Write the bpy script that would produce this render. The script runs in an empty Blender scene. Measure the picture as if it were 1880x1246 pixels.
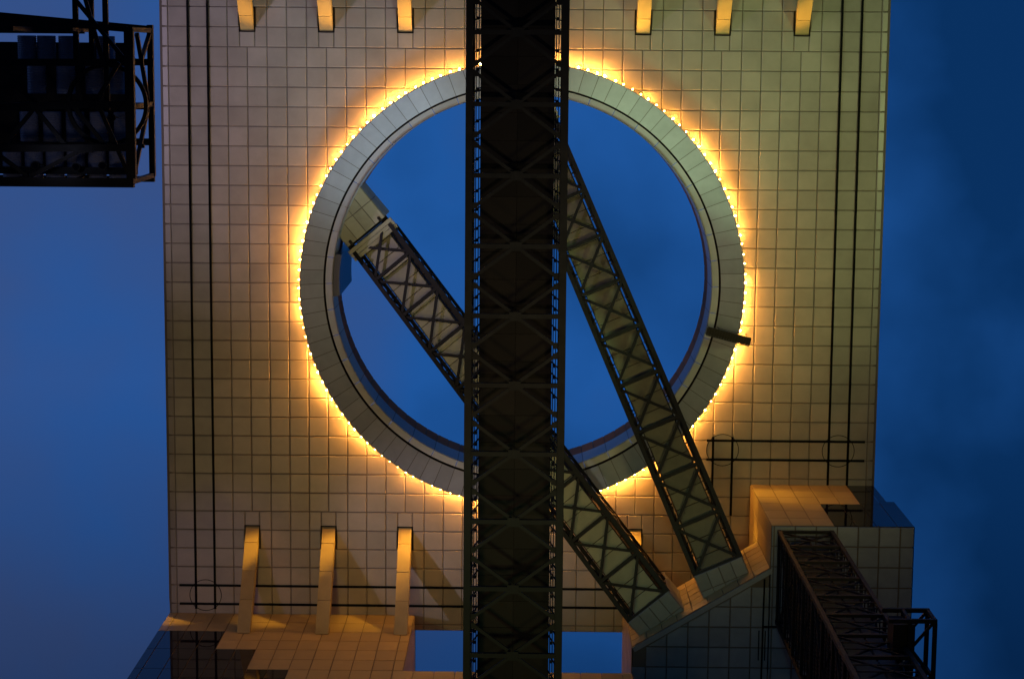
import bpy, math, random
from mathutils import Vector, Matrix
random.seed(7)
S = bpy.context.scene
COL = S.collection
PI = math.pi

# ------------------------------------------------------------------ camera
# World: X across the picture, Y down the picture, Z up; the lens is at z = 0, the plaza 1.6 m below it.
cam = bpy.data.cameras.new("camera")
cam.sensor_width = 36.0
cam.lens = 69.55
cam.clip_start = 0.1
cam.clip_end = 6000
camo = bpy.data.objects.new("camera", cam)
COL.objects.link(camo)
r0 = Vector((0.99992521852184, -0.008227557219137111, 0.009047909496467008))
r1 = Vector((0.009427202938149675, 0.9898603868201625, -0.1417305275831612))
r2 = Vector((-0.007790071168697703, 0.14180522524379738, 0.9898639264488541))
M = Matrix.Identity(4)
for i in range(3):
    M[i][0] = r0[i]; M[i][1] = -r1[i]; M[i][2] = -r2[i]
M[0][3], M[1][3], M[2][3] = 0.4631, -17.4954, 0.0
camo.matrix_world = M
S.camera = camo
S.render.resolution_x, S.render.resolution_y = 1024, 678

# ------------------------------------------------------------------ dusk sky
SUN_EL, SUN_ROT = math.radians(-4.0), math.radians(-90)
W = bpy.data.worlds.new("World")
S.world = W
W.use_nodes = True
nt = W.node_tree
nt.nodes.clear()
N = nt.nodes.new; L = nt.links.new
out = N('ShaderNodeOutputWorld'); bg = N('ShaderNodeBackground')
sky = N('ShaderNodeTexSky'); sky.sky_type = 'NISHITA'; sky.sun_disc = False
sky.sun_elevation = SUN_EL; sky.sun_rotation = SUN_ROT
geo = N('ShaderNodeTexCoord')
sep = N('ShaderNodeSeparateXYZ'); L(geo.outputs['Generated'], sep.inputs[0])
# thin drifting dusk cloud: a little paler to the west, darker patches to the east
noi = N('ShaderNodeTexNoise'); noi.inputs['Scale'].default_value = 6.0; noi.inputs['Detail'].default_value = 5.0
noi.inputs['Roughness'].default_value = .45
L(geo.outputs['Generated'], noi.inputs['Vector'])
grad = N('ShaderNodeMapRange'); grad.inputs['From Min'].default_value = -.27; grad.inputs['From Max'].default_value = .25
L(sep.outputs['X'], grad.inputs['Value'])
addn = N('ShaderNodeMath'); addn.operation = 'MULTIPLY_ADD'; addn.inputs[1].default_value = 1.6
L(noi.outputs['Fac'], addn.inputs[0])
sub = N('ShaderNodeMath'); sub.operation = 'SUBTRACT'; sub.inputs[1].default_value = .80
L(grad.outputs['Result'], sub.inputs[0]); L(sub.outputs[0], addn.inputs[2])
ramp = N('ShaderNodeValToRGB')
ramp.color_ramp.elements[0].position = 0.0; ramp.color_ramp.elements[0].color = (.038, .080, .235, 1)
ramp.color_ramp.elements[1].position = 1.0; ramp.color_ramp.elements[1].color = (.0018, .030, .120, 1)
e = ramp.color_ramp.elements.new(.5); e.color = (.0125, .093, .345, 1)
L(addn.outputs[0], ramp.inputs['Fac'])
# Nishita gives the shape of the dusk sky, the ramp its cloud-tinted blue
mul = N('ShaderNodeMix'); mul.data_type = 'RGBA'; mul.blend_type = 'ADD'; mul.inputs[0].default_value = 1.0
skm = N('ShaderNodeVectorMath'); skm.operation = 'SCALE'; skm.inputs['Scale'].default_value = 0.15
L(sky.outputs[0], skm.inputs[0])
L(skm.outputs[0], mul.inputs[6]); L(ramp.outputs['Color'], mul.inputs[7])
dim = N('ShaderNodeMapRange'); dim.inputs['From Min'].default_value = .16; dim.inputs['From Max'].default_value = .34
dim.inputs['To Min'].default_value = 1.0; dim.inputs['To Max'].default_value = .42; L(sep.outputs['Y'], dim.inputs['Value'])
dm = N('ShaderNodeVectorMath'); dm.operation = 'SCALE'; L(mul.outputs[2], dm.inputs[0]); L(dim.outputs[0], dm.inputs['Scale'])
L(dm.outputs[0], bg.inputs['Color']); bg.inputs['Strength'].default_value = 0.95
L(bg.outputs[0], out.inputs[0])

S.view_settings.view_transform = 'Standard'
S.view_settings.look = 'None'
S.view_settings.exposure = 0.0
S.view_settings.gamma = 1.0
S.cycles.use_denoising = True
S.cycles.max_bounces = 6
S.cycles.sample_clamp_indirect = 4.0

# ------------------------------------------------------------------ inferred floodlights and added fill spots
def spot(name, loc, target, color, power, deg, blend=.6, radius=.5):
    l = bpy.data.lights.new(name, 'SPOT')
    l.color = color; l.energy = power; l.spot_size = math.radians(deg); l.spot_blend = blend
    l.shadow_soft_size = radius
    o = bpy.data.objects.new(name, l); COL.objects.link(o)
    o.location = loc
    d = Vector(target) - Vector(loc)
    o.rotation_euler = d.to_track_quat('-Z', 'Y').to_euler()
    return o
H = 151.59
spot("fill_west_warm", (-18, 22, 92), (-14, 3, H), (1.0, .70, .26), 11000, 74, 1.0, 1)  # added fill for the warm ambient on the west half
spot("fill_east_warm", (19, 7, 92), (14, -4, H), (.94, .80, .28), 10500, 64, 1.0, 1)  # added ambient fill for the east half, hung in mid-air
spot("ambient_fill_west", (-17, 10, -1.0), (-9, 10, H), (1.0, .70, .30), 24000, 34, 1.0, 3)  # stands in for warm city ambient from below, not a known lamp
spot("ambient_fill_east", (17, 2, -1.0), (10, -5, H), (.92, .82, .32), 24000, 28, 1.0, 3)  # same added ambient stand-in, east side
spot("flood_violet", (-70, -15, 100), (-15, -16, H), (.78, .64, 1.0), 62000, 36, 1.0, .4)
spot("flood_corner_violet", (-36, 23.5, 104), (-23, 24, H), (.62, .45, 1.0), 4200, 22, 1.0)
spot("flood_violet_low", (-54, 19, 100), (-4, 19, H), (.80, .68, .95), 40000, 17, 1.0, .4)
spot("flood_green", (62, -11, 95), (17, -13, H), (.70, .86, .36), 44000, 42, 1.0, .4)
spot("flood_white_green", (-6, 25.4, 134), (12, -11.5, 150.7), (.60, 1.0, .55), 42000, 30, 1.0, 2.5)
spot("flood_white_blue", (6.5, 25.4, 134), (-11, -11.5, 150.7), (.55, .76, 1.0), 46000, 24, 1.0, 2.5)
spot("fill_tube_green", (-2, 4, 96), (7, 17, 144), (.72, .95, .38), 4600, 25, 1.0)  # added to brighten the tube floors near the foot
spot("fill_tube_rose", (-20, -2, 100), (-7, 2, 149), (1.0, .78, .58), 3800, 17, 1.0)  # added weak warm fill for the left tube's upper floor
spot("flood_walkway_green", (-7, 9, 40), (-1, 6.5, 86), (.20, .9, .40), 3200, 22, 1.0)
spot("fill_walkway", (-.1, -5, -1.0), (-.1, -8, 86), (1.0, .82, .60), 14000, 23, 1.0, .5)  # added spot to lighten the walkway's underside
spot("flood_teal", (12, 2, 90), (15.5, 24, 138), (.20, .72, 1.0), 1700, 24, 1.0)
spot("fill_block_warm", (27, 6, 100), (25, 20, 138), (1.0, .76, .38), 1900, 30, 1.0)  # added warm fill on the right of the corner block's underside
spot("fill_gantry_drums", (-23.5, -12.2, 96), (-23.5, -12.6, 103), (.62, .66, 1.0), 60, 80, 1.0, .2)  # added to light the drums from below, not a lamp of the gantry
# added amber fills near the opening's rim, each brightening one strut or wall
def amber_fill(x, y, z, deg, k):
    a = math.atan2(y, x); r = 17.45
    p = Vector((r * math.cos(a), r * math.sin(a), H - 1.0)); t = Vector((x, y, z))
    return spot("amber_fill", p, t, (1.0, .47, .055), k * (t - p).length_squared, deg, 1.0, .22)
for x_ in (-21, -15, -9, 9, 15, 21):
    for s_ in ((-1, 1) if x_ < 12 else (-1,)):
        amber_fill(x_, s_ * 20.5, H - 1.35, {9: 38, 15: 21, 21: 13.5}[abs(x_)], {9: 140, 15: 115, 21: 110}[abs(x_)])
amber_fill(20, 15.6, 147.5, 46, 40)
amber_fill(17.6, 19.2, 147, 26, 45)

# ------------------------------------------------------------------ materials
def mat(name, base, rough=.5, metal=0.0, tint=0.0, noise=0.0, nscale=1.0, spec=.5, bump=0.0, emit=None, estr=0.0):
    m = bpy.data.materials.new(name); m.use_nodes = True
    t = m.node_tree; b = t.nodes['Principled BSDF']
    b.inputs['Roughness'].default_value = rough; b.inputs['Metallic'].default_value = metal
    b.inputs['Specular IOR Level'].default_value = spec
    c = t.nodes.new('ShaderNodeRGB'); c.outputs[0].default_value = (*base, 1)
    last = c.outputs[0]
    def scale(colsock, valsock):
        v = t.nodes.new('ShaderNodeVectorMath'); v.operation = 'SCALE'
        t.links.new(colsock, v.inputs[0]); t.links.new(valsock, v.inputs['Scale'])
        return v.outputs[0]
    if tint:
        a = t.nodes.new('ShaderNodeAttribute'); a.attribute_name = 'tint'
        r = t.nodes.new('ShaderNodeMapRange'); r.inputs['To Min'].default_value = 1 - tint; r.inputs['To Max'].default_value = 1 + tint
        t.links.new(a.outputs['Fac'], r.inputs['Value'])
        last = scale(last, r.outputs[0])
    if noise:
        tc = t.nodes.new('ShaderNodeTexCoord')
        n = t.nodes.new('ShaderNodeTexNoise'); n.inputs['Scale'].default_value = nscale; n.inputs['Detail'].default_value = 6
        n.inputs['Roughness'].default_value = .6
        t.links.new(tc.outputs['Object'], n.inputs['Vector'])
        r = t.nodes.new('ShaderNodeMapRange'); r.inputs['From Min'].default_value = .3; r.inputs['From Max'].default_value = .7
        r.inputs['To Min'].default_value = 1 - noise; r.inputs['To Max'].default_value = 1 + noise * .6
        t.links.new(n.outputs['Fac'], r.inputs['Value'])
        last = scale(last, r.outputs[0])
        r2_ = t.nodes.new('ShaderNodeMapRange'); r2_.inputs['To Min'].default_value = max(.02, rough - .12); r2_.inputs['To Max'].default_value = min(1, rough + .12)
        t.links.new(n.outputs['Fac'], r2_.inputs['Value']); t.links.new(r2_.outputs[0], b.inputs['Roughness'])
        if bump:
            bp = t.nodes.new('ShaderNodeBump'); bp.inputs['Strength'].default_value = bump; bp.inputs['Distance'].default_value = .05
            t.links.new(n.outputs['Fac'], bp.inputs['Height']); t.links.new(bp.outputs[0], b.inputs['Normal'])
    t.links.new(last, b.inputs['Base Color'])
    if emit:
        b.inputs['Emission Color'].default_value = (*emit, 1); b.inputs['Emission Strength'].default_value = estr
    return m
M_PANEL = mat('soffit_panel', (.43, .385, .29), .38, 0.0, .085, .16, .35, bump=.12)
M_GAP = mat('panel_gap', (.17, .14, .10), .8)
M_STONE = mat('wall_panel', (.40, .315, .12), .48, 0.0, .10, .12, .8)
M_RING = mat('ring_panel', (.46, .46, .44), .36, 0.0, .08, .08, 1.2)
M_LIP = mat('ring_trim', (.30, .29, .28), .4)
M_GLASS = mat('dark_glass', (.006, .006, .010), .03, 0.0, 0, 0, 1, .20)
M_BLUEGLASS = mat('lining_glass', (.45, .19, .09), .7, 0, .12, spec=.05)
M_STEEL = mat('dark_steel', (.017, .0145, .011), .55, 0, 0, .35, 2.0, spec=.3)
M_DECK = mat('deck_plate', (.038, .030, .024), .7, 0, .25, .2, 1.5, spec=.2)
M_DARK = mat('black_steel', (.009, .0078, .0065), .55, 0, 0, .3, 2.0, spec=.25)
M_RAIL = mat('black_rail', (.003, .003, .003), .6, spec=.1)
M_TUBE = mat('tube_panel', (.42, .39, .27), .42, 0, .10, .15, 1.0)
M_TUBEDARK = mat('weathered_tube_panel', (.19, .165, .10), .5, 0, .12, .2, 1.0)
M_BALC = mat('balcony_glass', (.05, .055, .075), .3, 0, 0, 0, 1, .3)
M_SHAFT = mat('shaft_glass', (.012, .016, .020), .3, 0, 0, 0, 1, .25)
M_TEAL = mat('portal_panel', (.30, .33, .32), .45, 0, .10, .12, 1.0)
M_DRUM = mat('pale_drum', (.26, .26, .33), .4, 0, 0, .1, 2)
M_SOCKET = mat('bulb_socket', (.06, .05, .04), .5)
M_PAVE = mat('plaza_paving', (.16, .15, .14), .7, 0, 0, .2, .5)

# ------------------------------------------------------------------ mesh helper
class MB:
    def __init__(s): s.v = []; s.f = []; s.t = []; s.m = []
    def poly(s, pts, tint=.5, mi=0):
        n = len(s.v); s.v += [tuple(p) for p in pts]; s.f.append(tuple(range(n, n + len(pts)))); s.t.append(tint); s.m.append(mi)
    def hexa(s, c, tint=.5, mi=0):
        n = len(s.v); s.v += [tuple(p) for p in c]
        for q in ((0, 3, 2, 1), (4, 5, 6, 7), (0, 1, 5, 4), (1, 2, 6, 5), (2, 3, 7, 6), (3, 0, 4, 7)):
            s.f.append(tuple(n + i for i in q)); s.t.append(tint); s.m.append(mi)
    def box(s, x0, x1, y0, y1, z0, z1, tint=.5, mi=0):
        s.hexa([(x0, y0, z0), (x1, y0, z0), (x1, y1, z0), (x0, y1, z0), (x0, y0, z1), (x1, y0, z1), (x1, y1, z1), (x0, y1, z1)], tint, mi)
    def beam(s, a, b, w, h=None, up=(0, 0, 1), tint=.5, mi=0):
        a = Vector(a); b = Vector(b); h = h or w
        d = (b - a).normalized(); u = Vector(up)
        if abs(d.dot(u)) > .98: u = Vector((0, 1, 0))
        x = d.cross(u).normalized(); y = x.cross(d).normalized()
        c = []
        for p in (a, b):
            for sx, sy in ((-1, -1), (1, -1), (1, 1), (-1, 1)):
                c.append(p + x * sx * w / 2 + y * sy * h / 2)
        s.hexa(c, tint, mi)
    def ibeam(s, a, b, w, h, up=(0, 0, 1), t=.06):
        a = Vector(a); b = Vector(b); d = (b - a).normalized(); u = Vector(up)
        x = d.cross(u).normalized(); y = x.cross(d).normalized()
        s.beam(a + y * (h - t) / 2, b + y * (h - t) / 2, w, t, up)
        s.beam(a - y * (h - t) / 2, b - y * (h - t) / 2, w, t, up)
        s.beam(a, b, t, h - 2 * t, up)
    def tube(s, a, b, r, n=10, caps=True, mi=0, r2=None):
        a = Vector(a); b = Vector(b); d = (b - a).normalized()
        u = Vector((0, 0, 1)) if abs(d.z) < .9 else Vector((1, 0, 0))
        x = d.cross(u).normalized(); y = x.cross(d)
        n0 = len(s.v); r2 = r2 or r
        for p, rr in ((a, r), (b, r2)):
            for i in range(n):
                t = 2 * PI * i / n; s.v.append(tuple(p + x * rr * math.cos(t) + y * rr * math.sin(t)))
        for i in range(n):
            j = (i + 1) % n; s.f.append((n0 + i, n0 + j, n0 + n + j, n0 + n + i)); s.t.append(.5); s.m.append(mi)
        if caps:
            s.f.append(tuple(n0 + i for i in range(n))[::-1]); s.f.append(tuple(n0 + n + i for i in range(n))); s.t += [.5, .5]; s.m += [mi, mi]
    def ball(s, c, r, nu=10, nv=6, mi=0, sq=(1, 1, 1)):
        n0 = len(s.v)
        for j in range(1, nv):
            p = PI * j / nv
            for i in range(nu):
                t = 2 * PI * i / nu
                s.v.append((c[0] + r * sq[0] * math.sin(p) * math.cos(t), c[1] + r * sq[1] * math.sin(p) * math.sin(t), c[2] + r * sq[2] * math.cos(p)))
        top = len(s.v); s.v.append((c[0], c[1], c[2] + r * sq[2])); s.v.append((c[0], c[1], c[2] - r * sq[2]))
        for j in range(nv - 2):
            for i in range(nu):
                k = (i + 1) % nu
                s.f.append((n0 + j * nu + i, n0 + (j + 1) * nu + i, n0 + (j + 1) * nu + k, n0 + j * nu + k)); s.t.append(.5); s.m.append(mi)
        for i in range(nu):
            k = (i + 1) % nu
            s.f.append((top, n0 + i, n0 + k)); s.f.append((top + 1, n0 + (nv - 2) * nu + k, n0 + (nv - 2) * nu + i)); s.t += [.5, .5]; s.m += [mi, mi]
    def panel(s, poly, n, gap=.022, bev=.055, h=.05, tilt=.007, mi=0):
        """one cladding panel on a convex outline; n = the way it faces"""
        n = Vector(n); P = [Vector(p) for p in poly]
        def inset(d):
            res = []; k = len(P); c = sum(P, Vector()) / k
            lines = []
            for i in range(k):
                a, b = P[i], P[(i + 1) % k]; e = (b - a)
                if e.length < 1e-4: continue
                e.normalize(); m = n.cross(e)
                if (c - a).dot(m) < 0: m = -m
                lines.append((a + m * d, e, m))
            k = len(lines)
            for i in range(k):
                a, e, m = lines[i - 1]; a2, e2, m2 = lines[i]
                den = e.dot(m2)
                if abs(den) < 1e-6: return None
                q = a + e * ((a2 - a).dot(m2) / den)
                res.append(q)
            for q in res:
                for a, e, m in lines:
                    if (q - a).dot(m) < -1e-3: return None
            return res
        o = inset(gap); i_ = inset(gap + bev)
        if not o or not i_: return
        tint = random.random()
        c = sum(i_, Vector()) / len(i_)
        ax = Vector((random.uniform(-1, 1), random.uniform(-1, 1), random.uniform(-1, 1))) * tilt
        i_ = [q + n * (h + (q - c).dot(ax)) for q in i_]
        k = len(o)
        # wind so that the normal follows n
        nn = (i_[1] - i_[0]).cross(i_[2] - i_[1])
        rev = nn.dot(n) < 0
        s.poly(i_[::-1] if rev else i_, tint, mi)
        for a in range(k):
            b = (a + 1) % k
            q = [o[a], o[b], i_[b], i_[a]]
            s.poly(q[::-1] if rev else q, tint, mi)
    def build(s, name, mats, parent=None, smooth=False):
        me = bpy.data.meshes.new(name); me.from_pydata(s.v, [], s.f)
        for m in (mats if isinstance(mats, (list, tuple)) else [mats]): me.materials.append(m)
        if len(set(s.m)) > 1: me.polygons.foreach_set('material_index', s.m)
        a = me.attributes.new('tint', 'FLOAT', 'FACE'); a.data.foreach_set('value', s.t)
        if smooth: me.polygons.foreach_set('use_smooth', [True] * len(s.f))
        me.update()
        o = bpy.data.objects.new(name, me); COL.objects.link(o)
        if parent is not None:
            o.parent = parent
            o.matrix_parent_inverse = Matrix.Translation(-Vector(parent.location)) if parent.type == 'EMPTY' else Matrix.Identity(4)
        return o
def tag(o, label=None, cat=None, group=None, kind=None):
    if label: o['label'] = label
    if cat: o['category'] = cat
    if group: o['group'] = group
    if kind: o['kind'] = kind
    return o
def thing(name, label, cat, loc=(0, 0, 0), group=None):
    o = bpy.data.objects.new(name, None); COL.objects.link(o); o.location = loc; o.empty_display_size = .5
    return tag(o, label, cat, group)

# ------------------------------------------------------------------ plaza (ground) far below the lens
g = MB(); g.poly([(-900, -900, -1.6), (900, -900, -1.6), (900, 900, -1.6), (-900, 900, -1.6)])
tag(g.build('plaza', M_PAVE), kind='structure')

# ------------------------------------------------------------------ the sky garden: tiled underside with the round opening
garden = thing('sky_garden', 'huge square tiled underside spanning overhead, pierced by one round opening ringed with lights', 'building', (0, 0, H))
XE, YE = 27.65, 27.5
STRUTX = [-21, -15, -9, 9, 15, 21]
RH = 16.4                                    # the soffit stops behind the ring collar
def clip_half(poly, px, py, nx, ny):         # keep (p-P).n >= 0 in plan
    res = []
    for i in range(len(poly)):
        a, b = poly[i], poly[(i + 1) % len(poly)]
        da = (a[0] - px) * nx + (a[1] - py) * ny; db = (b[0] - px) * nx + (b[1] - py) * ny
        if da >= 0: res.append(a)
        if da * db < 0:
            t = da / (da - db); res.append(tuple(a[k] + (b[k] - a[k]) * t for k in range(len(a))))
    return res
sp = MB(); trim = MB()
def add_cell(x0, x1, y0, y1):
    poly = [(x0, y0), (x1, y0), (x1, y1), (x0, y1)]
    cx, cy = (x0 + x1) / 2, (y0 + y1) / 2; r = math.hypot(cx, cy)
    if r < RH + 1.2:
        nx, ny = cx / r, cy / r
        poly = clip_half(poly, nx * RH, ny * RH, nx, ny)
        if len(poly) < 3: return
        ar = abs(sum(poly[i][0] * poly[i - 1][1] - poly[i - 1][0] * poly[i][1] for i in range(len(poly)))) / 2
        if ar < .12: return
        # drop near-duplicate corners
        poly = [p for i, p in enumerate(poly) if math.hypot(p[0] - poly[i - 1][0], p[1] - poly[i - 1][1]) > .05]
        if len(poly) < 3: return
    sp.panel([(x, y, H) for x, y in poly], (0, 0, -1))
xs = [-XE] + [1.5 * i for i in range(-18, 19)] + [XE]
ys = [-YE] + [1.5 * i for i in range(-18, 19)] + [YE]
for i in range(len(xs) - 1):
    for j in range(len(ys) - 1):
        x0, x1, y0, y1 = xs[i], xs[i + 1], ys[j], ys[j + 1]
        edge = i == 0 or i == len(xs) - 2
        if edge:                              # the outer strip folds upward
            a, b = (x1, x0) if i == 0 else (x0, x1)
            n = Vector((-.155 if i == 0 else .155, 0, -1)).normalized()
            dz = .10
            sp.panel([(a, y0, H), (b, y0, H + dz), (b, y1, H + dz), (a, y1, H)], n, tilt=.002)
            continue
        near = None
        for sx in STRUTX:
            if abs((x0 + x1) / 2 - sx) < 1.0: near = sx
        ay = min(abs(y0), abs(y1))
        if near is not None and 17.9 < ay < 20.9:
            if ay < 19:                       # row in front of the slot: two narrow tiles and half of the middle one
                if x0 < near - .1: add_cell(x0, near - .57, y0, y1)
                else: add_cell(near + .57, x1, y0, y1)
                if x0 < near - .1:
                    if y0 > 0: sp.panel([(near - .57, y0, H), (near + .57, y0, H), (near + .57, 19.16, H), (near - .57, 19.16, H)], (0, 0, -1))
                    else: sp.panel([(near - .57, -19.16, H), (near + .57, -19.16, H), (near + .57, y1, H), (near - .57, y1, H)], (0, 0, -1))
            else:
                if x0 < near - .1: add_cell(x0, near - .62, y0, y1)
                else: add_cell(near + .62, x1, y0, y1)
            continue
        add_cell(x0, x1, y0, y1)
sp.build('soffit_panels', M_PANEL, garden)
# dark backing behind the joints, with the round hole
bk = MB(); NS = 128
for q in range(NS):
    t0, t1 = 2 * PI * q / NS, 2 * PI * (q + 1) / NS
    def edge(t):
        c, s_ = math.cos(t), math.sin(t); k = min(XE / max(abs(c), 1e-6), YE / max(abs(s_), 1e-6)); return (k * c, k * s_, H + .02)
    def rim(t): return (RH * math.cos(t), RH * math.sin(t), H + .02)
    bk.poly([rim(t0), edge(t0), edge(t1), rim(t1)])
bk.build('backing', M_GAP, garden)
fa = MB()
fa.box(-XE, -XE + .3, -YE, YE, H + .26, H + 7); fa.box(XE - .3, XE, -YE, YE, H + .26, H + 7)
fa.box(-XE + .3, XE - .3, -YE, -YE + .3, H + .03, H + 7); fa.box(-XE + .3, XE - .3, YE - .3, YE, H + .03, H + 7)
fa.build('fascia', M_STONE, garden)
for sgn in (1, -1):
    for sx in STRUTX:
        y0, y1 = sorted((sgn * 19.12, sgn * 21.0)); sl = MB()
        z = H - .005
        for (a, b, c, d) in ((sx - .62, sx - .56, y0, y1), (sx + .56, sx + .62, y0, y1), (sx - .56, sx + .56, *( (y0, y0 + .07) if sgn > 0 else (y1 - .07, y1)))):
            sl.box(a, b, c, d, z - .07, z + .01)
        sl.build('slot_trim', M_RAIL, garden)

def ring_surface(mb, rz, n, gap=.03, tint=True, t_off=0.0):
    """panels of revolution: rz = [(r0,z0),(r1,z1)] seen from below / inside"""
    (ra, za), (rb, zb) = rz
    for i in range(n):
        ga, gb = gap / ra, gap / rb
        t0, t1 = 2 * PI * (i + t_off) / n, 2 * PI * (i + 1 + t_off) / n
        tv = random.random(); k = 3
        for q in range(k):
            u0 = t0 + ga + (t1 - t0 - 2 * ga) * q / k; u1 = t0 + ga + (t1 - t0 - 2 * ga) * (q + 1) / k
            mb.poly([(ra * math.cos(u0), ra * math.sin(u0), za), (ra * math.cos(u1), ra * math.sin(u1), za),
                     (rb * math.cos(u1), rb * math.sin(u1), zb), (rb * math.cos(u0), rb * math.sin(u0), zb)][::-1], tv)
RZ0, RZ1 = H - 1.0, H - .14
rc = MB()
ring_surface(rc, [(17.03, RZ0), (15.32, RZ1)], 92, .022)
collar = rc.build('ring_collar', M_RING, garden)
rb_ = MB(); ring_surface(rb_, [(17.02, RZ0 + .03), (15.3, RZ1 + .03)], 92, 0)
rb_.build('collar_backing', M_GAP, collar)
rl = MB(); ring_surface(rl, [(17.06, RZ0), (17.06, RZ0 + .42)], 92, 0)
ring_surface(rl, [(17.06, RZ0 - .02), (17.0, RZ0 - .02)], 92, 0)
ring_surface(rl, [(17.06, RZ0 + .42), (17.06, H - .42)], 92, 0)
rl.build('collar_lip', M_LIP, collar)
sh = MB(); ring_surface(sh, [(15.34, RZ1 + .03), (15.12, RZ1 + .30)], 92, 0); sh.build('shadow_gap', M_RAIL, garden)
ib = MB(); ring_surface(ib, [(15.17, H + .02), (14.62, H + .10)], 46, .02); ib.build('inner_band', M_RING, garden)
ln = MB(); ring_surface(ln, [(14.62, H + .05), (14.6, H + 3.4)], 46, .02)
ln.build('hole_lining', M_RING, garden)
lg = MB(); ring_surface(lg, [(14.6, H + 3.4), (14.6, H + 6.3)], 92, .03)
lg.build('lining_glass', M_BLUEGLASS, garden)
lb = MB(); ring_surface(lb, [(14.66, H + .0), (14.66, H + 6.3)], 92, 0); lb.build('lining_backing', M_GAP, garden)

# ------------------------------------------------------------------ ring lamps
LAMPS = []
for nm, st_ in (('bulb_bright', 1350), ('bulb', 640), ('bulb_weak', 140)):
    lm = MB()
    lm.tube((0, 0, .03), (0, 0, .28), .05, 8, True, 0)
    lm.ball((0, 0, -.03), .062, 8, 6, 1)
    o = lm.build('ring_lamp', [M_SOCKET, mat(nm, (.9, .7, .4), .4, emit=(1.0, .385, .065), estr=st_)])
    tag(o, 'small glowing amber bulb behind the outer edge of the round opening', 'lamp', 'amber bulbs round the opening')
    LAMPS.append(o)
NL = 144
rl_ = random.Random(3); used = set()
for i in range(NL):
    w = .5 + .28 * math.sin(i * .35) + .22 * math.sin(i * .83 + 1) + rl_.uniform(-.42, .42)
    k = 0 if w > .78 else (1 if w > .25 else 2)
    o = LAMPS[k] if k not in used else LAMPS[k].copy()
    if k in used: COL.objects.link(o)
    used.add(k)
    t = 2 * PI * (i + .5 + rl_.uniform(-.12, .12)) / NL
    o.location = (17.17 * math.cos(t), 17.17 * math.sin(t), H - .35)

# ------------------------------------------------------------------ slanting struts between soffit slots and towers
def strut(x, sgn, label):
    r = thing('slanting_strut', label, 'strut', (x, sgn * 26.2, 146), 'slanting struts under the soffit')
    # underside line from (19.25, H) to (26.28, 146)
    d = Vector((0, 26.24 - 19.25, 146 - H)).normalized()
    up = Vector((0, -d.z, d.y))                    # away from the underside
    if up.z < 0: up = -up
    pts = [-1.2, 1.35, 3.75, 6.15, 8.95]
    for a, b in zip(pts[:-1], pts[1:]):
        mb = MB()
        c = []
        for t in (a + .02, b - .02):
            base = Vector((x, 19.25, H)) + d * t
            c += [base + Vector((-.5, 0, 0)), base + Vector((.5, 0, 0)), base + Vector((.5, 0, 0)) + up * .95, base + Vector((-.5, 0, 0)) + up * .95]
        # the foot is trimmed square to the wall
        c = [Vector((p.x, sgn * min(p.y, 26.26), p.z)) for p in c]
        mb.hexa(c, random.random())
        mb.build('strut_panel', M_STONE, r)
    core = MB()
    a = Vector((x, 19.25, H)) + d * -1.1 + up * .48; b = Vector((x, 19.25, H)) + d * 8.6 + up * .48
    a.y *= sgn; b.y *= sgn
    core.beam(a, b, .9, .85); core.build('strut_core', M_GAP, r)
for k, x in enumerate(STRUTX):
    strut(x, -1, ['slanting orange strut at the top edge, leftmost of the upper six', 'slanting orange strut at the top edge, second from the left', 'slanting orange strut at the top edge, just left of the dark walkway',
                  'slanting orange strut at the top edge, just right of the dark walkway', 'slanting orange strut at the top edge, fifth from the left', 'slanting orange strut at the top edge, rightmost of the upper six'][k])
for k, x in enumerate(STRUTX[:5]):
    strut(x, 1, ['slanting strut at lower left, the one nearest the tower corner', 'slanting strut at lower left, middle of the three', 'slanting strut at lower left, nearest the dark walkway',
                 'lower strut showing one small lit end beside the left escalator tube', 'lower strut hidden behind the right escalator tube'][k])

# ------------------------------------------------------------------ gondola rails and turning circles on the soffit
def rail(a, b, label):
    mb = MB(); mb.beam((*a, H - .10), (*b, H - .10), .175, .09)
    mb.beam((*a, H - .055), (*b, H - .055), .10, .05)
    tag(mb.build('gondola_rail', M_RAIL), label, 'rail', 'black gondola rails under the soffit')
rail((-25.5, -27.2), (-25.5, 25.9), 'long black rail along the left edge, the outer of two')
rail((-24, -27.2), (-24, 25.9), 'long black rail along the left edge, the inner of two')
rail((24, -27.2), (24, 15.45), 'long black rail along the right edge, the inner of two')
rail((25.5, -27.2), (25.5, 15.45), 'long black rail along the right edge, the outer of two')
rail((-26.8, 24), (8.15, 24), 'black cross rail at lower left, the upper of two')
rail((-26.8, 25.5), (8.15, 25.5), 'black cross rail at lower left, the lower of two')
rail((14.5, 12), (26.8, 12), 'short black cross rail at right, the upper of two')
rail((14.5, 13.5), (26.8, 13.5), 'short black cross rail at right, the lower of two')
rail((15, 11.7), (15, 20), 'short upright black rail beside the right escalator tube, left of two')
rail((16.5, 11.7), (16.5, 17.95), 'short upright black rail beside the right escalator tube, right of two')
def circle(cx, cy, label):
    mb = MB(); n = 48; r0_, r1_ = 1.22, 1.27
    for i in range(n):
        t0, t1 = 2 * PI * i / n, 2 * PI * (i + 1) / n
        P = lambda r, t, z: (cx + r * math.cos(t), cy + r * math.sin(t), z)
        mb.hexa([P(r0_, t0, H - .075), P(r1_, t0, H - .075), P(r1_, t1, H - .075), P(r0_, t1, H - .075), P(r0_, t0, H - .04), P(r1_, t0, H - .04), P(r1_, t1, H - .04), P(r0_, t1, H - .04)])
    tag(mb.build('turning_circle', M_RAIL), label, 'rail turntable', 'thin turning circles where rails cross')
circle(-24.75, 24.8, 'thin dark circle where rails cross at lower left')
circle(24.75, 12.75, 'thin dark circle where rails cross near the right edge')
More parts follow.
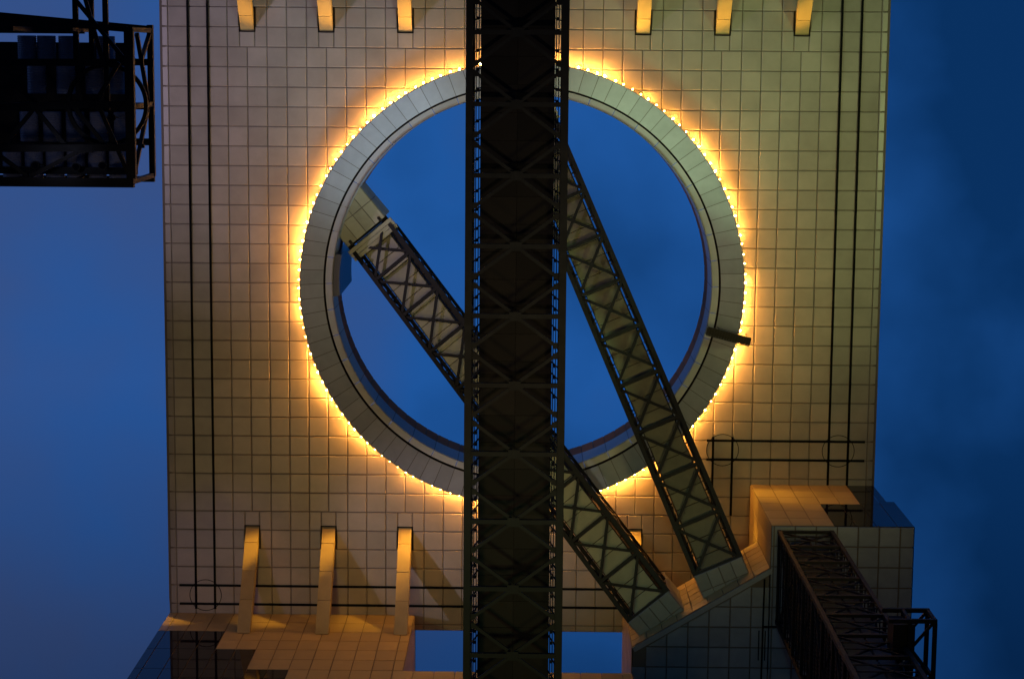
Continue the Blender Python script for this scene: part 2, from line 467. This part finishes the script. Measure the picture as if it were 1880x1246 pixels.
circle(15.75, 12.75, 'faint thin circle where rails cross beside the escalator tube')

# ------------------------------------------------------------------ the tower at the bottom of the picture
tower = thing('office_tower', 'panel and dark glass tower below, with chamfered corner block at lower right', 'building', (0, 30, -1.6))
def wall_panels(mb, O, u, n, cells, **k):
    """cells = (a0,a1,z0,z1) along u from plan point O, facing n"""
    O = Vector((O[0], O[1], 0)); u = Vector((u[0], u[1], 0)).normalized()
    for a0, a1, z0, z1 in cells:
        p = [O + u * a0 + Vector((0, 0, z0)), O + u * a1 + Vector((0, 0, z0)), O + u * a1 + Vector((0, 0, z1)), O + u * a0 + Vector((0, 0, z1))]
        mb.panel(p, n, **k)
def grid(a0, a1, z0, z1, da=1.5, dz=2.375):
    res = []; na = max(1, round((a1 - a0) / da)); nz = max(1, round((z1 - z0) / dz))
    for i in range(na):
        for j in range(nz):
            res.append((a0 + (a1 - a0) * i / na, a0 + (a1 - a0) * (i + 1) / na, z0 + (z1 - z0) * j / nz, z0 + (z1 - z0) * (j + 1) / nz))
    return res
WY = 26.30
levels = [H - .02, 146.7, 142.1, 137.3, 132.5, 127.7, 122.9, 118.1, 113.3, 108.5]
st = MB(); gl = MB(); MS, MG = [], []
def done(names=('stone_cladding', 'glass_cladding')):
    global st, gl
    if st.f: st.build('stone_cladding', M_STONE, tower)
    if gl.f: gl.build('glass_cladding', M_GLASS, tower)
    st = MB(); gl = MB()
for q in range(len(levels) - 1):
    zt, zb = levels[q], levels[q + 1]
    xg = -27.65 if q == 0 else -22.5 + 3.0 * (q - 1)          # glass to the left of xg
    xr = -8.25 if zb > 137.2 else 8.2
    xg = min(xg, xr)
    O = (0, WY)
    edges = [-27.65] + [1.5 * i for i in range(-18, 6)] + [8.2]
    if xr < 0: edges = [x for x in edges if x < -8.3] + [-8.25]
    for a, b in zip(edges[:-1], edges[1:]):
        m = st if (a + b) / 2 > xg else gl
        if m is st: wall_panels(st, O, (1, 0), (0, -1, 0), [(a, b, zb, (zb + zt) / 2), (a, b, (zb + zt) / 2, zt)], gap=.02, bev=.02, h=.03, tilt=.003)
        else: wall_panels(gl, O, (1, 0), (0, -1, 0), [(a, b, zb, zt)], gap=.025, bev=.01, h=.02, tilt=0)
done()
# the corner block: stone L on the face at Y=15.5, glass beside it
CY = 15.5
# X = 18 return wall, above and below the terrace
wall_panels(st, (18, CY), (0, 1), (-1, 0, 0), grid(0, 3.1, 138, 146), gap=.015, bev=.015, h=.02, tilt=.002)
wall_panels(st, (18, CY), (0, 1), (-1, 0, 0), grid(0, 10.7, 146, H - .02), gap=.015, bev=.015, h=.02, tilt=.002)
cells = [(a, a + 1.5, z0, z1) for a in (18, 19.5, 21) for z0, z1 in ((138, 140.3), (140.3, 142.7), (142.7, 145))]
cells += [(a, a + 1.5, z0, z1) for a in (18, 19.5, 21, 22.5, 24) for z0, z1 in ((145, 147.2), (147.2, 149.4), (149.4, H - .02))]
done()
wall_panels(st, (0, CY), (1, 0), (0, -1, 0), cells, gap=.02, bev=.02, h=.03, tilt=.003)
wall_panels(gl, (0, CY), (1, 0), (0, -1, 0), [(22.5, 24, 138, 145), (24, 25.5, 138, 145), (25.5, 27, 138, 145), (27, 28.2, 138, 145), (25.5, 27, 145, H - .02), (27, 28.2, 145, 146), (27, 27.62, 146, H - .02)], gap=.015, bev=.01, h=.02, tilt=0)
done()
# chamfered wall between the left flank and the return wall
CA, CB = Vector((8.2, 24.55, 0)), Vector((17.98, 18.6, 0))
cu = (CB - CA).normalized(); cn = Vector((cu.y, -cu.x, 0))
if cn.y > 0: cn = -cn
wall_panels(st, CA, cu, cn, grid(0, (CB - CA).length, 138.0, 145.8, 1.27, 1.3), gap=.02, bev=.02, h=.03, tilt=.003)
done()
# flank at X = 8.2 and reveal at X = -8.25
wall_panels(st, (8.2, 24.55), (0, 1), (-1, 0, 0), grid(0, 14, 138, 151.5, 1.5, 2.3), gap=.02, bev=.02, h=.03, tilt=.003)
done()
wall_panels(st, (-8.25, WY), (0, 1), (1, 0, 0), grid(0, 14, 137.3, 152.5, 3, 4.8), gap=.02, bev=.01, h=.02, tilt=0)
done()
wall_panels(gl, (28.2, CY), (0, 1), (1, 0, 0), grid(0, 24, 138, 146, 1.5, 4), gap=.02, bev=.01, h=.02, tilt=0)
wall_panels(st, (0, WY), (1, 0), (0, -1, 0), [(a, a + 1.5, z, z + 2.7) for a in (9, 10.5, 12, 13.5, 15, 16.4) for z in (146.05, 148.75)], gap=.02, bev=.02, h=.03, tilt=.003)
done()
# lower soffit of the block
ls = MB()
nc = cn
for i in range(40):
    for j in range(40):
        x0, y0 = 1.5 * i - 30, 1.5 * j - 3
        x0 += .2; y0 += .5
        for (X0, X1, Y0, Y1, ch) in ((8.2, 18.0, 16, 60, True), (18.0, 28.2, 15.5, 60, False)):
            poly = [(x0, y0), (x0 + 1.5, y0), (x0 + 1.5, y0 + 1.5), (x0, y0 + 1.5)]
            poly = clip_half(poly, X0, 0, 1, 0)
            if len(poly) > 2: poly = clip_half(poly, X1, 0, -1, 0)
            if len(poly) > 2: poly = clip_half(poly, 0, Y0, 0, 1)
            if len(poly) > 2: poly = clip_half(poly, 0, Y1, 0, -1)
            if ch and len(poly) > 2: poly = clip_half(poly, CA.x - nc.x * .45, CA.y - nc.y * .45, -nc.x, -nc.y)
            if len(poly) < 3: continue
            poly = [p for k, p in enumerate(poly) if math.hypot(p[0] - poly[k - 1][0], p[1] - poly[k - 1][1]) > .04]
            if len(poly) < 3: continue
            ls.panel([(x, y, 138) for x, y in poly], (0, 0, -1), gap=.04, bev=.04, h=.04)
ls.build('lower_soffit', M_TEAL, tower)
tr = MB(); tr.beam(CA - nc * .22 + Vector((0, 0, 137.97)), CB - nc * .22 + Vector((0, 0, 137.97)), .36, .10)
tr.build('chamfer_trim', M_TEAL, tower)
core = MB()
core.box(-27.6, -8.35, WY + .06, 70, 137.2, 152.4)
core.box(-27.6, 8.3, WY + .06, 70, -1.6, 137.15)
core.box(8.3, 28.1, 26.4, 70, 138.1, 151.2)
core.box(18.1, 28.1, CY + .06, 26.35, 138.1, 145.9); core.box(18.1, 27.0, CY + .06, 26.35, 146, H - .05)
core.hexa([(8.28, 24.75, 138.06), (17.95, 18.8, 138.06), (17.95, 26.3, 138.06), (8.28, 26.3, 138.06), (8.28, 24.75, 145.85), (17.95, 18.8, 145.85), (17.95, 26.3, 145.85), (8.28, 26.3, 145.85)])
core.build('tower_core', M_GAP, tower)
# soffit rail on the lower block
lr = MB(); z = 137.9
lr.beam((17.6, 19.4, z), (17.5, 32, z), .12, .08); lr.beam((17.6, 22.9, z), (18.7, 22.9, z), .1, .08)
lr.tube((17.75, 23.2, z), (17.75, 25.4, z), .04, 6); lr.tube((17.3, 23.2, z), (17.3, 25.4, z), .04, 6)
tag(lr.build('gondola_rail', M_RAIL), 'thin black rail with a narrow loop under the corner block', 'rail', 'black gondola rails under the soffit')

# ------------------------------------------------------------------ escalator tubes
def escalator(A, B, label, portal_a, portal_b, floor_mat):
    """A foot, B head: points on the centre line of the bottom chords"""
    A = Vector(A); B = Vector(B)
    root = thing('escalator_tube', label, 'escalator', A, 'escalator tubes crossing the round opening')
    d = (B - A); Ln = d.length; d.normalize()
    side = Vector((d.y, -d.x, 0)).normalized()
    up = side.cross(d).normalized()
    if up.z < 0: up = -up
    hw, hh = 1.78, 3.1
    P = lambda s, x, y: A + d * s + side * x + up * y
    for sx in (-1, 1):
        mb = MB(); mb.ibeam(P(0, sx * hw, .12), P(Ln, sx * hw, .12), .32, .30, up); mb.build('bottom_chord', M_STEEL, root)
        mb = MB(); mb.beam(P(.1, sx * 1.5, .95), P(Ln - .1, sx * 1.5, .95), .17, .10, up); mb.build('cable_tray', M_DECK, root)
        mb = MB(); mb.beam(P(0, sx * hw, hh), P(Ln, sx * hw, hh), .22, .26, up); mb.build('top_chord', M_STEEL, root)
    nb = round(Ln / 3.75); bay = Ln / nb
    for k in range(nb + 1):
        cr = MB(); cr.beam(P(min(max(k * bay, .1), Ln - .1), -hw + .12, .1), P(min(max(k * bay, .1), Ln - .1), hw - .12, .1), .25, .20, up)
        cr.build('crossbeam', M_STEEL, root)
    for k in range(nb):
        s0, s1 = k * bay, (k + 1) * bay; dg = MB()
        dg.beam(P(s0 + .15, -hw + .1, .2), P(s1 - .15, hw - .1, .2), .21, .10, up)
        dg.beam(P(s0 + .15, hw - .1, .09), P(s1 - .15, -hw + .1, .09), .21, .10, up)
        c = P((s0 + s1) / 2, 0, .04); dg.beam(c - d * .22, c + d * .22, .34, .04, up)
        dg.build('cross_brace', M_STEEL, root)
    for sx in (-1, 1):
        mb = MB(); hb = bay / 2
        for k in range(2 * nb + 1):
            s0 = min(max(k * hb, .1), Ln - .1)
            mb.beam(P(s0, sx * hw, .3), P(s0, sx * hw, hh - .15), .12, .14, d)
            # little gusset and bracket towards the tube
            mb.beam(P(s0, sx * hw, .45), P(s0, sx * 1.34, 1.0), .09, .09, d)
            if k < 2 * nb:
                s1 = s0 + hb
                a, b = (.35, hh - .2) if k % 2 else (hh - .2, .35)
                mb.beam(P(s0 + .05, sx * hw, a), P(min(s1, Ln - .1), sx * hw, b), .11, .11, d)
        # cable runs and handrail
        for off, yy in ((-.16, .9), (-.28, 1.7)):
            mb.tube(P(0, sx * (hw + off), yy), P(Ln, sx * (hw + off), yy), .035, 6)
        for k in range(4 * nb):
            s0 = (k + .5) * bay / 4
            mb.ball(P(s0, sx * (hw - .24), .85 + .2 * (k % 2)), .10, 7, 5)
            mb.beam(P(s0, sx * (hw - .24), .9), P(s0 + .3, sx * 1.36, 1.25), .05, .05, d)
        mb.build('side_lattice', M_STEEL, root)
    # enclosed tube: floor of transverse panels, dark walls and roof
    fl = MB(); npn = round(Ln / 1.25)
    for k in range(npn):
        s0, s1 = Ln * k / npn, Ln * (k + 1) / npn
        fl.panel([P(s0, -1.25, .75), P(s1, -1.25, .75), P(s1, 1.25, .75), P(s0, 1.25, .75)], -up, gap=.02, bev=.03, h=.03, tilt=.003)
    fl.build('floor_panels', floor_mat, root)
    wl = MB()
    c = []
    for s in (0, Ln):
        c += [P(s, -1.3, .8), P(s, 1.3, .8), P(s, 1.3, 2.9), P(s, -1.3, 2.9)]
    wl.hexa(c); wl.build('tube_body', M_DECK, root)
    dh = Vector((d.x, d.y, 0)).normalized()
    def portal(base, direction, length, z0, z1, name, width, material):
        q = MB(); o = Vector((base.x, base.y, 0))
        nu = 4
        e0, e1 = side * -width / 2, side * width / 2
        for i in range(nu):
            for j in range(max(1, round(length / 1.4))):
                nj = max(1, round(length / 1.4))
                a0, a1 = -width / 2 + width * i / nu, -width / 2 + width * (i + 1) / nu
                b0, b1 = length * j / nj, length * (j + 1) / nj
                q.panel([o + side * a + direction * b + Vector((0, 0, z0)) for a, b in ((a0, b0), (a1, b0), (a1, b1), (a0, b1))], (0, 0, -1), gap=.02, bev=.03, h=.03, tilt=.003)
        for sx in (-1, 1):
            nj = max(1, round(length / 1.4))
            for j in range(nj):
                for zz in range(3):
                    za, zb = z0 + (z1 - z0) * zz / 3, z0 + (z1 - z0) * (zz + 1) / 3
                    q.panel([o + side * sx * width / 2 + direction * b + Vector((0, 0, zq)) for b, zq in ((length * j / nj, za), (length * (j + 1) / nj, za), (length * (j + 1) / nj, zb), (length * j / nj, zb))], side * sx, gap=.02, bev=.03, h=.03, tilt=.003)
        q.build(name, material, root)
        k = MB(); w2 = width / 2 - .03
        c = [o + side * a + direction * b + Vector((0, 0, zq)) for zq in (z0 + .04, z1) for a, b in ((-w2, .03), (w2, .03), (w2, length - .03), (-w2, length - .03))]
        k.hexa(c); k.build(name + '_shell', M_GAP, root)
    if portal_a: portal(A - dh * -.1, -dh, portal_a, A.z - .15, A.z + 5.2, 'foot_portal', 3.74, M_TEAL)
    if portal_b:
        portal(B - dh * .12, dh, portal_b, B.z - .45, B.z + 4.6, 'head_portal', 3.74, M_TUBE)
        hb_ = MB()
        for o_, ww in ((-.55, .30), (-.88, .30), (-1.21, .30)):
            hb_.beam(B + dh * o_ + side * -2.15 + Vector((0, 0, -.15)), B + dh * o_ + side * 2.15 + Vector((0, 0, -.15)), ww, .35)
        hb_.build('end_beam', M_TUBE, root)
        cl = MB()
        for k in (-1, 1):
            for o_ in (-.05, .12):
                cl.tube(B + dh * o_ + side * (1.45 * k) + Vector((0, 0, -.62)), B + dh * o_ + side * (1.45 * k) + Vector((0, 0, .3)), .13, 8)
        cl.build('bearing', M_STEEL, root)
    return root
escalator((9.49, 22.10, 139.8), (-12.22, -3.92, 154.0), 'steel escalator tube ending in a pale portal on the left side of the round opening', 3.0, 3.4, M_TUBE)
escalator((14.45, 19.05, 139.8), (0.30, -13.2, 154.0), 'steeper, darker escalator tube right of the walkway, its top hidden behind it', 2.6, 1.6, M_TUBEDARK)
# glazed balcony on the lining beside the left portal
gb = MB()
for i in range(5):
    t0, t1 = math.radians(176 + 2.6 * i - 0), math.radians(176 + 2.6 * (i + 1))
    P = lambda r, t, z: (r * math.cos(t), r * math.sin(t), z)
    gb.poly([P(14.1, t0, H + .15), P(14.1, t1, H + .15), P(14.1, t1, H + 10.5), P(14.1, t0, H + 10.5)])
    gb.poly([P(14.1, t0, H + .15), P(14.1, t1, H + .15), P(14.7, t1, H + .15), P(14.7, t0, H + .15)])
P = lambda r, t, z: (r * math.cos(t), r * math.sin(t), z)
for t in (math.radians(176), math.radians(189)):
    gb.poly([P(14.1, t, H + .15), P(14.7, t, H + .15), P(14.7, t, H + 10.5), P(14.1, t, H + 10.5)])
gb.build('glazed_balcony', M_BALC, garden)

# ------------------------------------------------------------------ the straight dark walkway between the towers
wk = thing('sky_walkway', 'long dark straight steel walkway hanging across the middle of the picture', 'footbridge', (-.08, 0, 86))
BX, BZ, HW = -.08, 86.0, 2.06
Y0, Y1 = -26.2, 26.2
for sx in (-1, 1):
    x = BX + sx * HW
    mb = MB(); mb.ibeam((x, Y0, BZ), (x, Y1, BZ), .30, .34); mb.beam((x + sx * .12, Y0, BZ + .3), (x + sx * .12, Y1, BZ + .3), .10, .16)
    mb.build('bottom_chord', M_STEEL, wk)
    mb = MB(); mb.beam((x, Y0, BZ + 4.2), (x, Y1, BZ + 4.2), .26, .3); mb.build('top_chord', M_STEEL, wk)
pitch = 3.07; y00 = -15.42
ks = range(-3, 14)
for k in ks:
    y = y00 + k * pitch
    if not Y0 + .3 < y < Y1 - .3: continue
    cb = MB(); cb.beam((BX - HW + .16, y, BZ), (BX + HW - .16, y, BZ), .20, .22); cb = cb.build('crossbeam', M_STEEL, wk)
    gs = MB(); gs.box(BX - .26, BX + .26, y - .2, y + .2, BZ - .14, BZ - .115); gs.build('gusset_plate', M_STEEL, cb)
    db = MB()
    for sx in (-1, 1):
        for sy in (-1, 1):
            zz = BZ + (.20 if sx * sy > 0 else .07)
            ye = y + sy * (pitch / 2 - .1)
            db.beam((BX + sx * .12, y + sy * .1, zz), (BX + sx * (HW - .14), ye, zz), .15, .11)
            db.box(BX + sx * 1.80 - .12, BX + sx * 1.80 + .12, min(ye, ye - sy * .26), max(ye, ye - sy * .26), zz - .08, zz - .05)
    db.build('cross_brace', M_STEEL, wk)
dk = MB()
n = 42
for i in range(n):
    a, b = Y0 + (Y1 - Y0) * i / n, Y0 + (Y1 - Y0) * (i + 1) / n
    for (xa, xb) in ((-1.66, 0), (0, 1.66)):
        dk.panel([(BX + xa, a, BZ + 3), (BX + xb, a, BZ + 3), (BX + xb, b, BZ + 3), (BX + xa, b, BZ + 3)], (0, 0, -1), gap=.008, bev=.01, h=.012, tilt=.003)
dk.build('deck_plates', M_DECK, wk)
dd = MB(); dd.box(BX - 1.64, BX + 1.64, Y0, Y1, BZ + 3.02, BZ + 3.4)
for sx in (-1, 1): dd.box(BX + sx * 1.62 - .04, BX + sx * 1.62 + .04, Y0, Y1, BZ + 3.41, BZ + 4.5)
dd.build('deck_core', M_DECK, wk)
for sx in (-1, 1):
    mb = MB(); x = BX + sx * (HW - .02)
    for k in range(-7, 28):
        y = y00 + k * pitch / 2
        if not (Y0 + .2 < y < Y1 - 1.7): continue
        mb.beam((x, y, BZ + .2), (x, y, BZ + 4.05), .14, .14)
        a, b = (.25, 4.0) if k % 2 else (4.0, .25)
        mb.beam((x, y + .08, BZ + a), (x, y + pitch / 2 - .08, BZ + b), .12, .12)
    mb.build('side_lattice', M_STEEL, wk)
    mb = MB()
    for off, zz in ((.24, 1.2), (.34, 2.2)):
        mb.tube((x - sx * off, Y0, BZ + zz), (x - sx * off, Y1, BZ + zz), .022, 6)
    for k in range(-3, 14):                       # hangers and bracket knuckles between chord and deck
        y = y00 + k * pitch
        for oy in (-.62, -.1, .78, 1.6):
            if not Y0 + 1 < y + oy < Y1 - 1: continue
            mb.ball((x - sx * .29, y + oy, BZ + 1.6), .085, 8, 5)
            mb.beam((x - sx * .05, y + oy + .12, BZ + 1.4), (x - sx * .42, y + oy - .05, BZ + 2.7), .05, .07)
    mb.build('cable_run', M_STEEL, wk)

# ------------------------------------------------------------------ lattice lift shaft under the corner block
lf = thing('lift_shaft', 'dark upright lattice lift shaft rising to the corner block at lower right', 'lift shaft', (20.4, 19.2, -1.6))
LX0, LX1, LY0, LY1, LZ0, LZ1 = 18.55, 22.3, 15.9, 22.5, -1.6, 137.9
for x, y in ((LX0, LY0), (LX1, LY0), (LX1, LY1), (LX0, LY1)):
    mb = MB(); mb.box(x - .13, x + .13, y - .13, y + .13, LZ0, LZ1); mb.build('corner_post', M_DARK, lf)
bay = 4.23; nb = int((LZ1 - LZ0) / bay)
for k in range(nb + 1):
    z = LZ1 - .15 - k * bay; hr = MB(); fine = MB()
    for a, b in (((LX0, LY0), (LX1, LY0)), ((LX1, LY0), (LX1, LY1)), ((LX1, LY1), (LX0, LY1)), ((LX0, LY1), (LX0, LY0))):
        va, vb = Vector((*a, z)), Vector((*b, z)); e = (vb - va).normalized() * .16
        hr.beam(va + e, vb - e, .20, .26)
        if k < nb:
            for f_ in (.33, .62):
                fine.beam(va + e + Vector((0, 0, -bay * f_)), vb - e + Vector((0, 0, -bay * f_)), .07, .10)
    hr.build('floor_frame', M_DARK, lf)
    if k < nb:
        z2 = z - bay
        for y in (LY0 + .02, LY1 - .02):
            xb = MB(); xb.beam((LX0 + .2, y, z - .2), (LX1 - .2, y, z2 + .2), .11, .11); xb.beam((LX1 - .2, y + .10, z - .2), (LX0 + .2, y + .10, z2 + .2), .11, .11); xb.build('cross_brace', M_DARK, lf)
        if k % 2 == 0 and k + 1 < nb:
            z3 = z - 2 * bay
            for x in (LX0 + .05, LX1 - .05):
                xb = MB(); xb.beam((x, LY0 + .2, z - .2), (x, LY1 - .2, z3 + .2), .14, .14); xb.beam((x + .13, LY1 - .2, z - .2), (x + .13, LY0 + .2, z3 + .2), .14, .14); xb.build('cross_brace', M_DARK, lf)
        fine.beam(((LX0 + LX1) / 2, LY0 + .25, z - .2), ((LX0 + LX1) / 2, LY0 + .25, z2 + .2), .10, .10)
        fine.build('guide_frame', M_DARK, lf)
sg = MB()
for i in range(22):
    y = LY0 + .35 + (LY1 - LY0 - .7) * i / 21
    sg.box(LX0 + .30, LX0 + .36, y - .045, y + .045, LZ0, LZ1 - .6)
for z in range(3, 138, 9): sg.box(LX0 + .365, LX0 + .41, LY0 + .3, LY1 - .3, z, z + .2)
sg.build('side_screen', M_DARK, lf)
gp = MB(); gp.box(LX0 + .45, LX0 + .5, LY0 + .3, LY1 - .3, LZ0, LZ1 - .6); gp.box(LX0 + .55, LX1 - .3, LY0 + 1.1, LY0 + 1.15, LZ0, LZ1 - .7)
gp.build('shaft_glazing', M_SHAFT, lf)

# ------------------------------------------------------------------ open landing frame on the lift shaft
lr_ = thing('landing_frame', 'small open dark steel frame sticking out beside the lift shaft', 'steel frame', (23.2, 16.5, 110))
gx0, gx1, gy0, gy1, gz0, gz1 = 22.5, 23.95, 14.3, 21.0, 110.0, 112.2
fr = MB()
for z in (gz0, gz1):
    fr.beam((gx0 - 1.2, gy0, z), (gx1 + .11, gy0, z), .24, .22); fr.beam((gx1, gy0 + .12, z), (gx1, gy1, z), .24, .22)
    fr.beam((gx0, gy0 + .12, z), (gx0, gy1, z), .18, .2)
    fr.beam((gx0 + .1, 17.7, z), (gx1 - .1, 17.7, z), .2, .2)
fr.build('frame', M_DARK, lr_)
fb = MB()
for z in (gz0, gz1 - .05):
    fb.beam((gx1 - .1, gy0 + .15, z + .1), (gx0 + .1, 16.0, z + .1), .16, .12); fb.beam((gx0 + .1, 16.0, z + .1), (gx1 - .1, 17.6, z + .1), .16, .12)
    fb.beam((gx1 - .1, 17.8, z + .1), (gx0 + .1, 19.4, z + .1), .16, .12)
fb.build('diagonal_braces', M_DARK, lr_)
for x, y in ((gx1, gy0), (gx1, 17.7), (gx0, gy0), (gx0, 17.7)):
    fp = MB(); fp.box(x - .1, x + .1, y - .1, y + .1, gz0 + .12, gz1 - .12); fp.build('post', M_DARK, lr_)
pk = MB(); pk.box(gx0 - .9, gx0 + .35, gy0 + .25, 16.4, gz0 + .1, gz1 - .3); pk.build('winch_box', M_DARK, lr_)

# ------------------------------------------------------------------ service gangway across the ring
gw = thing('service_gangway', 'short dark gangway bridging the lit ring on the right side', 'gangway', (15.8, 3.4, 149.4))
ga, gb_ = Vector((14.15, 3.10, 149.3)), Vector((17.42, 3.93, 149.3))
gd = (gb_ - ga).normalized(); gn = Vector((-gd.y, gd.x, 0))
mb = MB()
for s_ in (-1, 1): mb.beam(ga + gn * s_ * .31, gb_ + gn * s_ * .31, .07, .2)
mb.build('side_beam', M_STEEL, gw)
mb = MB(); k = 16
for i in range(k + 1):
    c = ga + gd * ((gb_ - ga).length * i / k) * .99; mb.beam(c - gn * .27, c + gn * .27, .15, .05)
mb.build('tread', M_DECK, gw)
mb = MB(); mb.beam(ga + gd * .02 + Vector((0, 0, .07)), gb_ - gd * .02 + Vector((0, 0, .07)), .52, .03); mb.build('deck', M_DECK, gw)
mb = MB()
for s_ in (-1, 1):
    for i in range(5):
        c = ga + gd * ((gb_ - ga).length * i / 4 * .97 + .03) + gn * s_ * .31
        if math.hypot(c.x, c.y) < 15.2 : mb.beam(c + Vector((0, 0, .1)), c + Vector((0, 0, 1.2)), .04, .04)
    c = ga + gd * .9 + gn * s_ * .31; mb.beam(c + Vector((0, 0, .1)), c + Vector((0, 0, 1.7)), .05, .05)
    c = ga + gd * 3.2 + gn * s_ * .2; mb.beam(c + Vector((0, 0, .1)), Vector((c.x, c.y, H)), .05, .05)
mb.build('hanger', M_STEEL, gw)

# ------------------------------------------------------------------ machine gantry at the upper left
gt = thing('machine_gantry', 'black steel lattice gantry with pale drums at the upper left', 'gantry', (-24, -15, 100))
GX0, GX1, GY0, GY1, GZ0, GZ1 = -33.0, -19.62, -18.75, -10.78, 100.0, 105.6
def gbeam(pts, name, w, h):
    for a, b in pts:
        m_ = MB(); m_.beam(a, b, w, h); m_.build(name, M_DARK, gt)
gbeam([((GX0, GY1 - .2, GZ0), (GX1 + .12, GY1 - .2, GZ0)), ((GX1, GY0, GZ0), (GX1, GY1 - .42, GZ0))], 'bottom_chord', .46, .4)
gbeam([((GX0, GY1 - .05, GZ1), (GX1 + .1, GY1 - .05, GZ1)), ((GX1, GY0 - .2, GZ1), (GX1, GY1 - .2, GZ1)), ((GX0, GY0 - 1.1, GZ1), (GX1 - .1, GY0 + .0, GZ1)), ((GX0, GY0 - .9, GZ0), (GX1 - .1, GY0 + .1, GZ0))], 'top_chord', .30, .34)
gbeam([((x, y, GZ0 + .2), (x, y, GZ1 - .2)) for x in (GX1, -22.6, -25.6, -28.6) for y in (GY0 + .1, -14.8, GY1 - .25)], 'upright', .24, .24)
gbeam([((GX0, -12.55, GZ0 + .1), (GX1 - .2, -12.75, GZ0 + .1)), ((GX0, -14.5, GZ0 + .1), (GX1, -14.95, GZ0 + .1)), ((GX0, -16.9, GZ0 + 1), (GX1 - .3, -17.0, GZ0 + 1)), ((GX0, -11.45, GZ0 + 2), (GX1 - .1, -11.45, GZ0 + 2)), ((GX0, -12.8, GZ1), (GX1, -12.8, GZ1)), ((GX0, -17.0, GZ1), (GX1, -17.0, GZ1)), ((GX0, -14.7, GZ1 - .3), (GX1, -14.7, GZ1 - .3))], 'crossbeam', .36, .34)
gbeam([((-21.9, -20.2, GZ0 + .5), (-21.0, -16.8, GZ0 + .5)), ((-23.1, -21, GZ0 + .4), (-19.9, -17.1, GZ0 + .4)), ((-21.3, -14.9, GZ0 + .3), (-19.75, -11.2, GZ0 + .3)), ((-22.6, -14.8, GZ0 + .45), (-20.9, -12.7, GZ0 + .45)),
       ((-24.6, -14.8, GZ0 + .3), (-22.9, -12.7, GZ0 + .3)), ((-24.9, -11.2, GZ0 + .3), (-22.4, -12.5, GZ0 + .3)), ((-22.4, -12.5, GZ0 + .3), (-20.3, -12.8, GZ0 + .3)), ((-26.8, -12.6, GZ0 + .3), (-24.9, -11.2, GZ0 + .3)), ((-26.3, -12.6, GZ0 + .3), (-24.6, -14.6, GZ0 + .3)),
       ((-20.2, -17.0, GZ0 + .3), (-21.5, -14.9, GZ0 + .3)), ((GX1 - .1, GY0 + .3, GZ0 + 2.5), (GX1 - .1, -14.9, GZ1 - .3)), ((GX1 - .1, GY1 - .4, GZ0 + 1), (GX1 - .1, -14.7, GZ1 - .4)), ((GX1, -17.1, GZ0 + 3), (GX1, -18.6, GZ1)), ((GX1, -12.7, GZ0 + 2.8), (GX1, -12.7, GZ0 + 3.1))], 'diagonal_brace', .20, .2)
gbeam([((-20.95, -26, GZ0 + .8), (-20.95, -14.6, GZ0 + .8)), ((-22.6, -27, GZ0 + 1.4), (-22.6, -17, GZ0 + 1.4)), ((-22.15, -27, GZ0 + 3), (-22.15, -17, GZ0 + 3))], 'hoist_mast', .26, .26)
ar = MB(); n = 40; c0 = Vector((-21.2, -14.85, GZ0 + 2.0))
for i in range(n):
    t0, t1 = 2 * PI * i / n, 2 * PI * (i + 1) / n
    ar.beam(c0 + Vector((math.cos(t0), math.sin(t0), 0)) * 2.0, c0 + Vector((math.cos(t1), math.sin(t1), 0)) * 2.0, .2, .25)
ar.build('curved_brace', M_DARK, gt)
pl = MB(); pl.box(GX0, -20.6, GY0 + .75, -11.1, GZ1 - .95, GZ1 - .8); pl.box(GX0, -22.9, GY0 - .3, GY0 + .3, GZ1 - .95, GZ1 - .8)
pl.build('walk_plate', M_DECK, gt)
for row, (ya, yb, zz, xsr) in enumerate(((-12.45, -11.0, 103.2, (-20.95, -22.05, -23.15, -24.25, -25.35, -26.5)), (-14.4, -12.9, 103.4, (-20.7, -21.95, -23.2, -24.4, -25.6)), (-17.0, -15.4, 102.4, (-20.75, -21.9, -23.4, -24.9)), (-18.3, -17.15, 102.6, (-21.35, -23.3, -24.4, -25.4)))):
    for x in xsr:
        d_ = MB(); n = 12
        for i in range(n):
            a, b = ya + (yb - ya) * i / n, ya + (yb - ya) * (i + 1) / n
            d_.tube((x, a, zz), (x, (a + b) / 2, zz), .47, 16, False, 0, .49); d_.tube((x, (a + b) / 2, zz), (x, b, zz), .49, 16, False, 0, .47)
        d_.tube((x, ya - .02, zz), (x, ya, zz), .47, 16); d_.tube((x, yb, zz), (x, yb + .02, zz), .47, 16)
        d_.build('drum', M_DRUM, gt, True)
fi = 0
for x, y, lab in ((-24.8, -11.75, 'round dark floodlight under the gantry, leftmost of the lower three'), (-22.72, -11.68, 'round floodlight with a rusty tint under the gantry, middle of the lower three'), (-21.35, -11.76, 'round dark floodlight under the gantry, rightmost of the lower three'), (-20.85, -14.2, 'round dark floodlight under the gantry beside the curved brace')):
    f = thing('floodlight', lab, 'floodlight', (x, y, 101.6), 'floodlights under the gantry')
    h_ = MB(); h_.tube((x, y, 101.2), (x, y, 101.75), .22, 16, True, 0, .14); h_.build('lamp_housing', M_DARK, f)
    h_ = MB(); h_.tube((x, y, 101.17), (x, y, 101.2), .17, 16); h_.build('lamp_glass', M_GLASS, f)
    h_ = MB(); h_.beam((x, y, 101.75), (x, y, 102.3), .06); h_.beam((x - .26, y, 101.45), (x - .26, y, 101.9), .05); h_.beam((x + .26, y, 101.45), (x + .26, y, 101.9), .05); h_.beam((x - .28, y, 101.9), (x + .28, y, 101.9), .05)
    h_.build('bracket', M_DARK, f)
